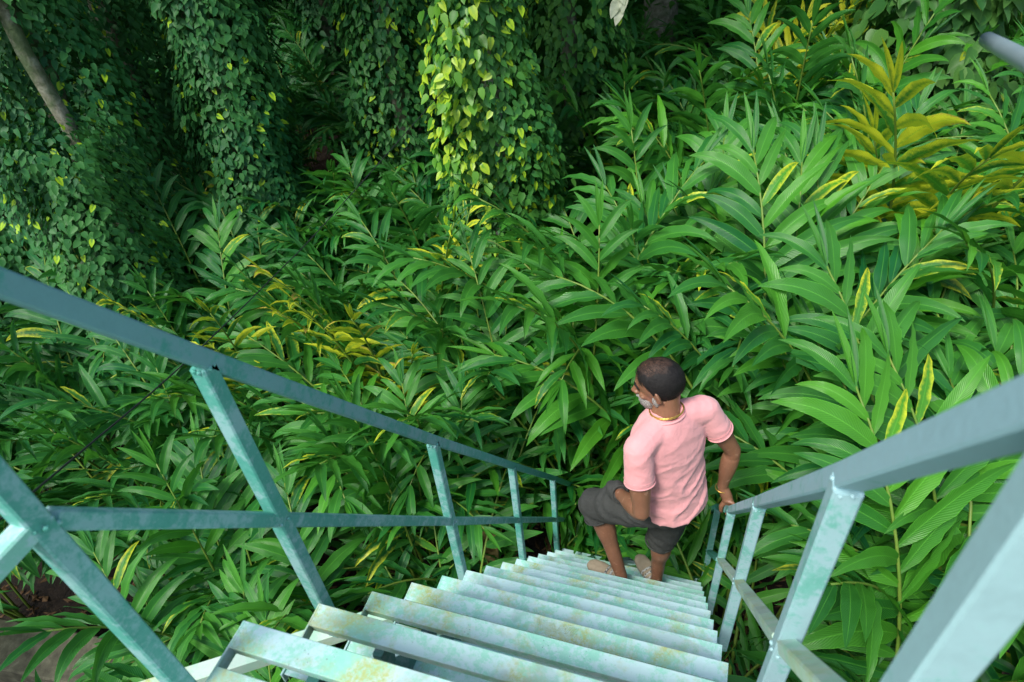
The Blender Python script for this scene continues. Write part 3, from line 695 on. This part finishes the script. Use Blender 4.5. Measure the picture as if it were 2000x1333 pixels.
m, t, b = mat('skin'); co = N(t, 'ShaderNodeNewGeometry').outputs['Position']
c = mix(t, noise_(t, co, 14, 5, .6), (.17, .078, .043), (.31, .150, .092))
c = mix(t, ramp(t, noise_(t, co, 30, 4, .6), [(.60, g3(0)), (.70, g3(.5))]), c, (.55, .33, .24))
t.links.new(c, b.inputs['Base Color']); b.inputs['Roughness'].default_value = .42; b.inputs['Subsurface Weight'].default_value = .12
b.inputs['Subsurface Radius'].default_value = (.012, .005, .003); bump(t, noise_(t, co, 140, 3), .25, .002, b); M_SKIN = m
m, t, b = mat('pink_cotton'); co = N(t, 'ShaderNodeNewGeometry').outputs['Position']
c = mix(t, noise_(t, co, 9, 4), (.66, .285, .30), (.78, .37, .385)); t.links.new(c, b.inputs['Base Color']); b.inputs['Roughness'].default_value = .9
b.inputs['Sheen Weight'].default_value = .25; bump(t, math_(t, 'ADD', noise_(t, co, 24, 4, .5, 1.5), math_(t, 'MULTIPLY', noise_(t, co, 400, 2), .15)), .5, .006, b); M_SHIRT = m
m, t, b = mat('grey_cotton'); co = N(t, 'ShaderNodeNewGeometry').outputs['Position']
c = mix(t, noise_(t, co, 22, 6, .6), (.030, .033, .032), (.062, .066, .064)); t.links.new(c, b.inputs['Base Color']); b.inputs['Roughness'].default_value = .95
bump(t, math_(t, 'ADD', noise_(t, co, 26, 5, .55, 2.0), math_(t, 'MULTIPLY', noise_(t, co, 350, 2), .2)), .7, .007, b); M_SHORTS = m
m, t, b = mat('black_hair'); co = N(t, 'ShaderNodeNewGeometry').outputs['Position']
c = mix(t, noise_(t, co, 120, 3), (.004, .004, .005), (.018, .016, .016)); at = N(t, 'ShaderNodeAttribute', attribute_name='leaf'); sp_ = t.nodes.new('ShaderNodeSeparateColor'); t.links.new(at.outputs['Color'], sp_.inputs[0])
th_m = math_(t, 'MULTIPLY', sp_.outputs[1], ramp(t, noise_(t, co, 210, 4, .7), [(.36, g3(.15)), (.60, g3(1))]))
c = mix(t, th_m, c, (.085, .048, .034)); b.inputs['Specular IOR Level'].default_value = .25; t.links.new(c, b.inputs['Base Color']); b.inputs['Roughness'].default_value = .55
bump(t, noise_(t, co, 160, 3, .6, 2), .6, .004, b); M_HAIR = m
m, t, b = mat('grey_beard'); co = N(t, 'ShaderNodeNewGeometry').outputs['Position']
c = ramp(t, noise_(t, co, 260, 4, .7), [(.34, (.10, .085, .08)), (.5, (.26, .245, .235)), (.66, (.46, .44, .42))]); t.links.new(c, b.inputs['Base Color']); b.inputs['Roughness'].default_value = .8
bump(t, noise_(t, co, 200, 3), .6, .003, b); M_BEARD = m
m, t, b = mat('gold_chain'); b.inputs['Base Color'].default_value = (.62, .40, .10, 1); b.inputs['Metallic'].default_value = .8; b.inputs['Roughness'].default_value = .35; M_GOLD = m
m, t, b = mat('beige_shoe'); co = N(t, 'ShaderNodeNewGeometry').outputs['Position']
c = mix(t, noise_(t, co, 40, 5), (.28, .22, .15), (.42, .35, .26)); t.links.new(c, b.inputs['Base Color']); b.inputs['Roughness'].default_value = .9; bump(t, noise_(t, co, 90, 3), .5, .002, b); M_SHOE = m
m, t, b = mat('patterned_strap'); co = N(t, 'ShaderNodeNewGeometry').outputs['Position']
v_ = t.nodes.new('ShaderNodeTexVoronoi'); v_.inputs['Scale'].default_value = 90; t.links.new(co, v_.inputs['Vector'])
t.links.new(ramp(t, v_.outputs['Distance'], [(.3, (.06, .06, .06)), (.5, (.45, .45, .43))]), b.inputs['Base Color']); M_STRAP = m

FZL, FZR = -10 * r, -11 * r
Z = V((0, 0, 1))
pel = at_z(1308, 962, -1.50); neckb = V((.634, 1.632, -.968))
shL = V((.545, 1.462, -1.045)); shR = V((.790, 1.742, -1.030))
Rb = V((shR.x - shL.x, shR.y - shL.y, 0)).normalized(); Fb = V((-Rb.y, Rb.x, 0))
hipL = pel - Rb * .085 + V((0, 0, -.03)); hipR = pel + Rb * .085 + V((0, 0, -.04))
kneeL = at_z(1160, 984, -1.79); anL = at_z(1214, 1126, FZL + .095)
kneeR = at_z(1291, 1040, -2.00); anR = at_z(1283, 1130, FZR + .10)
elR = at_z(1431, 880, -1.30); wrR = at_z(1411, 950, -1.555)
elL = at_z(1253, 1001, -1.355); wrL = at_z(1212, 966, -1.475)
man = tag(empty('person', (pel.x, pel.y, FZL)), 'man in pink t-shirt and dark grey shorts going down the stairs, hand on rail', 'person')
MI = Matrix.Translation(man.location).inverted()
def mpart(o): o.matrix_parent_inverse = MI; return o

# head frame: face turned to the left and a little down
HF = V((-.97, .04, -.27)).normalized(); HR = HF.cross(Z).normalized(); HU = HR.cross(HF).normalized(); HR = HF.cross(HU)
Hc = at_z(1287, 746, -.835)
def hp(f, rr_, u): return Hc + HF * f + HR * rr_ + HU * u
bd = MB()
ellip(bd, hp(-.005, 0, .012), HF, HR, HU, .100, .078, .098, 4)                  # skull
ellip(bd, hp(.030, 0, -.045), HF, HR, HU, .068, .060, .070, 3)                  # face
ellip(bd, hp(.050, 0, -.092), HF, HR, HU, .042, .046, .032, 3)                  # jaw
ellip(bd, hp(.086, 0, -.108), HF, HR, HU, .020, .024, .018, 2)                  # chin
chain(bd, [hp(.090, 0, .002), hp(.108, 0, -.028), hp(.118, 0, -.042)], [.008, .011, .013], 10)   # nose
ellip(bd, hp(.106, .012, -.046), HF, HR, HU, .010, .009, .009, 2); ellip(bd, hp(.106, -.012, -.046), HF, HR, HU, .010, .009, .009, 2)
ellip(bd, hp(.083, 0, .014), HF, HR, HU, .018, .050, .010, 2)                   # brow
ellip(bd, hp(.098, 0, -.070), HF, HR, HU, .010, .023, .006, 2); ellip(bd, hp(.096, 0, -.080), HF, HR, HU, .010, .021, .007, 2)   # lips
for s_ in (-1, 1):
    ellip(bd, hp(.060, s_ * .046, -.032), HF, HR, HU, .024, .018, .022, 2)      # cheekbone
    ax = (HF * .25 + HU).normalized(); ay = (HR * s_ - HF * .45).normalized()   # ear
    ellip(bd, hp(-.010, s_ * .084, -.018), ay, ax, ay.cross(ax), .016, .032, .008, 2)
    ellip(bd, hp(-.002, s_ * .078, -.044), ay, ax, ay.cross(ax), .011, .012, .008, 2)
    ellip(bd, hp(.002, s_ * .075, -.016), HF, HR, HU, .012, .010, .022, 2)
chain(bd, [neckb + V((0, 0, -.03)), neckb.lerp(hp(-.02, 0, -.05), .5), hp(-.022, 0, -.045)], [.068, .058, .060], 20)
spine = lambda z: pel.lerp(neckb, (z - pel.z) / (neckb.z - pel.z))
def tsec(z, rx, ry, f=0.): c = spine(z); return (V((c.x, c.y, z)) + Fb * f, Rb, Fb, rx, ry)
loft(bd, [tsec(-1.56, .10, .08), tsec(-1.53, .150, .105), tsec(-1.46, .158, .112), tsec(-1.36, .145, .110, .01), tsec(-1.24, .158, .112), tsec(-1.12, .172, .112), tsec(-1.05, .150, .090), tsec(-1.01, .095, .070), tsec(-.98, .062, .056)])
for sh in (shL, shR): ellip(bd, sh + V((0, 0, -.01)), Rb, Fb, Z, .058, .058, .058)
chain(bd, [neckb + V((0, 0, -.045)), shL], [.042, .046]); chain(bd, [neckb + V((0, 0, -.045)), shR], [.042, .046])
mR = elR.lerp(wrR, .3); mL = elL.lerp(wrL, .3)
chain(bd, [shR, shR.lerp(elR, .45), elR, mR, wrR], [.054, .049, .037, .042, .026])
ellip(bd, elR + (elR - shR.lerp(wrR, .5)).normalized() * .012, Rb, Fb, Z, .026, .026, .028, 2)
chain(bd, [shL, shL.lerp(elL, .45), elL, mL, wrL, wrL + (wrL - elL).normalized() * .07], [.054, .050, .038, .043, .028, .030])
ellip(bd, elL + (elL - shL.lerp(wrL, .5)).normalized() * .012, Rb, Fb, Z, .026, .026, .028, 2)
cL = kneeL.lerp(anL, .32) - Fb * -.0; back = (kneeL - hipL).normalized()
chain(bd, [hipL, hipL.lerp(kneeL, .5), kneeL, kneeL.lerp(anL, .30) + Rb * .012, kneeL.lerp(anL, .62) + Rb * .006, anL], [.088, .080, .056, .056, .040, .032])
chain(bd, [hipR, hipR.lerp(kneeR, .5), kneeR, kneeR.lerp(anR, .30) - Fb * .012, kneeR.lerp(anR, .62), anR], [.088, .080, .057, .057, .040, .032])
# feet
tL = V((-.93, .36, 0)).normalized(); tR = V((-.62, .78, 0)).normalized()
def foot(mb, an, z, d, k=1.0, lift=0.):
    heel = V((an.x, an.y, z + .03)) - d * .045; ball = V((an.x, an.y, z + .026)) + d * .13; toe = V((an.x, an.y, z + .02)) + d * .185
    chain(mb, [an, V((an.x, an.y, z + .05)) + d * .01], [.034 * k, .036 * k]); chain(mb, [heel, V((an.x, an.y, z + .035)) + d * .05, ball, toe], [.028 * k, .034 * k, .036 * k, .024 * k])
foot(bd, anL, FZL, tL); foot(bd, anR, FZR, tR)
# right hand closed round the handrail: palm on top, fingers over the outer side, thumb inside
rdir = (hr[4] - hr[3]).normalized(); rc = hr[3] + (hr[4] - hr[3]) * ((1.712 - hr[3].y) / (hr[4].y - hr[3].y))
ru = rdir.cross(V((1, 0, 0))).normalized(); ru = ru if ru.z > 0 else -ru; rx_ = V((1, 0, 0)); tb = .017
palm = rc + ru * (tb + .018) + rx_ * .002
chain(bd, [wrR, wrR.lerp(palm, .55) , palm - rdir * .0], [.026, .028, .024])
for k in range(4):
    kn = rc + rdir * (.034 - .0215 * k) + ru * (tb + .017) + rx_ * .012
    root_ = palm + rdir * (.026 - .017 * k) - rx_ * .02 + ru * .002
    ln = (.92, 1.05, 1.0, .82)[k]
    a1 = kn + rx_ * .014 * ln - ru * .006; a2 = kn + rx_ * (.016) - ru * .034 * ln; a3 = kn + rx_ * .002 - ru * (.052 + .004 * k) * ln; a4 = a3 - rx_ * .018 * ln + ru * .002
    chain(bd, [root_, kn, a1, a2, a3, a4], [.012, .0105, .0095, .0088, .0080, .0070], 10, 3)
th0 = palm - rdir * .012 - rx_ * .016; th = [th0, rc - rx_ * (tb + .014) + ru * .008 + rdir * .004, rc - rx_ * (tb + .011) - ru * .012 + rdir * .026, rc - rx_ * (tb + .007) - ru * .018 + rdir * .046]
chain(bd, th, [.016, .0125, .0105, .0085], 10, 3)
body = mpart(fuse(bd, 'body', M_SKIN, man, .0045, 3))

# t-shirt
sh = MB()
loft(sh, [tsec(-1.528, .178, .146, -.014), tsec(-1.48, .174, .142, -.012), tsec(-1.40, .166, .136, -.006), tsec(-1.26, .172, .128), tsec(-1.13, .184, .124), tsec(-1.06, .178, .112), tsec(-1.01, .142, .098), tsec(-.984, .105, .088), tsec(-.962, .080, .076)], 32, 2.2)
for s0, e0 in ((shL, elL), (shR, elR)):
    ellip(sh, s0 + V((0, 0, -.006)), Rb, Fb, Z, .062, .064, .062)
    chain(sh, [neckb + V((0, 0, -.035)), s0], [.066, .066])
    d = (e0 - s0); a = s0 + d * .10; q = s0 + d * .52; ax = d.normalized(); u1 = ax.cross(Z).normalized(); u2 = ax.cross(u1)
    loft(sh, [(s0 + d * -.05, u1, u2, .062, .062), (a, u1, u2, .064, .064), (s0 + d * .3, u1, u2, .063, .062), (q, u1, u2, .064, .061)], 24, 2)
fd = (Rb * .45 + Z * -1.0 + Fb * .2).normalized(); fc = fd.cross(Fb).normalized()
def folds(p, n_):
    q = p - pel
    a = math.sin(q.dot((Rb * .8 + Z * .55).normalized()) * 46 + 5 * noise.noise(p * 5)) * .5 + math.sin(q.dot((Rb * .3 - Z * .9).normalized()) * 60 + 7 * noise.noise(p * 6 + V((3, 1, 0)))) * .35
    k = .35 + .65 * max(0, min(1, (neckb.z - .12 - p.z) / .35))
    n1 = 1 - abs(noise.noise(V((q.dot(Rb) * 5 + q.z * 3.5, q.dot(Fb) * 5, q.z * 11 - q.dot(Rb) * 6)))) * 3.2
    n2 = 1 - abs(noise.noise(V((q.dot(Rb) * 9 - q.z * 4, q.dot(Fb) * 8 + 4, q.z * 16 + q.dot(Rb) * 9)))) * 3.2
    return a * .0025 * k + .009 * max(0, n1) * k + .0035 * max(0, n2) * k - .003
o = mpart(fuse(sh, 'tshirt', M_SHIRT, man, .006, 3, folds))
for e_, s0, e0 in (('L', shL, elL), ('R', shR, elR)):
    d = (e0 - s0); ax = d.normalized(); u1 = ax.cross(Z).normalized(); u2 = ax.cross(u1); sb = MB()
    q_ = s0 + d * .50; th_ = [q_ + u1 * math.cos(2 * PI * i / 36) * .0655 + u2 * math.sin(2 * PI * i / 36) * .0625 for i in range(37)]
    sb.tube(th_, .0032, 6); sb.tube([p - d * .07 for p in th_], .0012, 5); sb.build('sleeve_hem', M_SHIRT, o, True)
# neckline band
def ring(c, ax, ay, ra, rb, n=40, f=None): return [V(c) + ax * math.cos(2 * PI * i / n) * ra + ay * math.sin(2 * PI * i / n) * rb + (f(i / n) if f else V((0, 0, 0))) for i in range(n + 1)]
nb = MB(); nb.tube(ring(neckb + V((0, 0, -.008)) , Rb, Fb, .082, .074, f=lambda q: Z * -.016 * math.sin(2 * PI * q)), .0055, 8); nb.build("neckband", M_SHIRT, o, True) 
nc = MB(); pts_ = ring(neckb + V((0, 0, .010)), Rb, Fb, .072, .068, 60, f=lambda q: Z * -.018 * math.sin(2 * PI * q))
for k in (0, 1):
    nc.tube([p + Z * (.006 * k + .0012 * math.sin(i * 2.6)) for i, p in enumerate(pts_)], [.0026 + .0008 * (i % 2) for i in range(len(pts_))], 6)
mpart(nc.build('necklace', M_GOLD, man, True))
wb = MB(); wd_ = (wrR - mR).normalized(); wa = wd_.cross(Z).normalized(); wb_ = wd_.cross(wa)
wb.tube(ring(wrR + wd_ * .012, wa, wb_, .031, .031, 24), .003, 6); mpart(wb.build('bracelet', M_GOLD, man, True))

# shorts
so = MB()
loft(so, [tsec(-1.60, .150, .118), tsec(-1.56, .172, .130), tsec(-1.50, .174, .130), tsec(-1.43, .160, .120)], 28, 2.2)
hemL = kneeL + (anL - kneeL).normalized() * .085; hemR = kneeR + (anR - kneeR).normalized() * .075
chain(so, [hipL, hipL.lerp(kneeL, .5) + V((0, 0, -.006)), kneeL + (kneeL - hipL).normalized() * .010], [.108, .103, .080], 22)
chain(so, [hipR, hipR.lerp(kneeR, .5)], [.108, .100], 22)
def leg_tube(p0, p1, r0, r1):
    d = (p1 - p0).normalized(); u1 = d.cross(Rb).normalized(); u2 = d.cross(u1)
    loft(so, [(p0, u1, u2, r0, r0), (p0.lerp(p1, .55), u1, u2, (r0 + r1) / 2, (r0 + r1) / 2), (p1, u1, u2, r1, r1)], 24, 2)
leg_tube(kneeL - (anL - kneeL).normalized() * .02, hemL, .076, .074); leg_tube(hipR.lerp(kneeR, .4), hemR, .100, .078)
pk = wrL + (wrL - elL).normalized() * .045; ellip(so, pk, Rb, Fb, Z, .050, .062, .050)
def sfolds(p, n_):
    q = p - kneeL
    return .0055 * math.sin(q.dot(V((.55, .2, .8))) * 75 + 8 * noise.noise(p * 7)) * (.4 + .6 * abs(noise.noise(p * 5))) + .005 * noise.noise(p * 14)
sho = mpart(fuse(so, 'shorts', M_SHORTS, man, .006, 3, sfolds))
cf = MB()
pd = (wrL - elL).normalized(); u1 = pd.cross(Z).normalized(); u2 = pd.cross(u1)
cf.tube(ring(wrL + pd * .006, u1, u2, .040, .040, 28), .0065, 8); cf.build('pocket_edge', M_SHORTS, sho, True)
for hm, an, rd in ((hemL, anL, .075), (hemR, anR, .078)):
    kn = kneeL if hm is hemL else kneeR; d = (an - kn).normalized(); u1 = d.cross(Rb).normalized(); u2 = d.cross(u1); cf = MB(); cf.tube(ring(hm - d * .004, u1, u2, rd, rd, 36), .0045, 8); cf.build('hem', M_SHORTS, sho, True)
# shoes
for nm, an, z, d in (('L', anL, FZL, tL), ('R', anR, FZR, tR)):
    sm_ = MB(); sd_ = V((-d.y, d.x, 0)); base = V((an.x, an.y, z))
    loft(sm_, [(base - d * .062 + Z * .028, sd_, Z, .020, .024), (base - d * .05 + Z * .032, sd_, Z, .034, .031), (base + d * .01 + Z * .040, sd_, Z, .038, .039), (base + d * .08 + Z * .036, sd_, Z, .044, .035),
              (base + d * .14 + Z * .032, sd_, Z, .047, .031), (base + d * .19 + Z * .027, sd_, Z, .038, .025), (base + d * .215 + Z * .022, sd_, Z, .018, .014)], 24, 2.6)
    so_ = mpart(fuse(sm_, 'shoe', M_SHOE, man, .005, 3))
    st_ = MB()
    for k in range(3):
        c = base + d * (.035 + .028 * k) + Z * .036
        st_.tube([c + sd_ * math.cos(a) * (.044 + .001 * k) + Z * math.sin(a) * (.041 - .002 * k) for a in [PI * i / 12 for i in range(13)]], .0065, 6)
    st_.build('strap', M_STRAP, so_, True)
# hair: a shell over the skull that thins to bare scalp on the crown
def sstep(a, b_, x): x = max(0, min(1, (x - a) / (b_ - a))); return x * x * (3 - 2 * x)
def hairmask(f, q, u):
    """1 where hair grows (unit directions in the head frame)"""
    low = -.62 if f < -.1 else (-.62 + .95 * min(1, (f + .1) / .55))
    m_ = sstep(low, low + .10, u) * (1 - sstep(.66, .80, f + .22 * abs(q) - .15 * max(0, u)))
    thin = sstep(.58, .92, u * .93 + f * .14 + .16 * noise.noise(V((f, q, u)) * 3))
    return m_, thin
hm = MB(); bm = bmesh.new(); bmesh.ops.create_icosphere(bm, subdivisions=6, radius=1); vs = []; hcol = []; hrd = random.Random(4)
for v in bm.verts:
    f, q, u = v.co; m_, th_ = hairmask(f, q, u)
    k = .93 + (.135 + .012 * noise.noise(v.co * 5)) * m_ * (1 - .47 * th_) + (.012 * noise.noise(v.co * 40) * m_)
    hcol.append((0, th_, 0, 1)); vs.append(hp(-.005, 0, .012) + HF * f * .100 * k + HR * q * .079 * k + HU * u * .098 * k)
hm.add(vs, [tuple(v.index for v in f_.verts) for f_ in bm.faces], [(.1, .1)] * len(vs), hcol); bm.free()
for i in range(9000):
    d = V((hrd.gauss(0, 1), hrd.gauss(0, 1), hrd.gauss(0, 1))).normalized(); m_, th_ = hairmask(*d)
    if m_ < hrd.uniform(.05, .6) or hrd.random() < th_ * .75: continue
    k = 1.045 if th_ < .5 else 1.0
    P0 = lambda w_, k_: hp(-.005, 0, .012) + HF * w_.x * .100 * k_ + HR * w_.y * .079 * k_ + HU * w_.z * .098 * k_
    flow = V((-.6, .25 * (1 if d.y > 0 else -1), -.75)) + V((hrd.gauss(0, .18), hrd.gauss(0, .18), hrd.gauss(0, .15))); flow = (flow - d * flow.dot(d)).normalized()
    e1 = (d + flow * .10).normalized(); e2 = (d + flow * .24).normalized(); sd_ = (P0(e1, 1) - P0(d, 1)).cross(P0(d, 1) - Hc).normalized() * .0008
    p0, p1, p2 = P0(d, k - .02), P0(e1, k + .025), P0(e2, k + hrd.uniform(-.005, .03))
    hm.add([p0 - sd_, p0 + sd_, p1 + sd_, p1 - sd_, p2], [(0, 1, 2, 3), (3, 2, 4)])
mpart(hm.build('hair', M_HAIR, man, True))
# beard
bb = MB(); bm = bmesh.new(); bmesh.ops.create_icosphere(bm, subdivisions=5, radius=1)
vs = []
for v in bm.verts:
    f, q, u = v.co; m_ = sstep(-.05, .15, f + .15) * (1 - sstep(.22, .42, u - .25 * abs(q) - .18 * (1 - abs(f))))
    k = .90 + .15 * m_ + .02 * noise.noise(v.co * 12) * m_
    vs.append(hp(.046, 0, -.078) + HF * f * .055 * k + HR * q * .058 * k + HU * u * .050 * k)
bb.add(vs, [tuple(v.index for v in f_.verts) for f_ in bm.faces]); bm.free()
for s_ in (-1, 1): ellip(bb, hp(.012, s_ * .066, -.052), HF, HR, HU, .016, .012, .034, 2)
ellip(bb, hp(.104, 0, -.062), HF, HR, HU, .010, .026, .006, 2)
mpart(fuse(bb, 'beard', M_BEARD, man, .005, 1, lambda p, n_: .0035 * noise.noise(p * 130)))
ey = MB()
for s_ in (-1, 1): ellip(ey, hp(.078, s_ * .031, -.004), HF, HR, HU, .013, .015, .011, 2)
m, t, b = mat('eye'); b.inputs['Base Color'].default_value = (.05, .03, .02, 1); b.inputs['Roughness'].default_value = .15
mpart(ey.build('eye', m, man, True))
eb = MB()
for s_ in (-1, 1): chain(eb, [hp(.096, s_ * .014, .014), hp(.090, s_ * .036, .020), hp(.074, s_ * .056, .012)], [.004, .0055, .003], 8)
mpart(eb.build('eyebrow', M_HAIR, man, True))
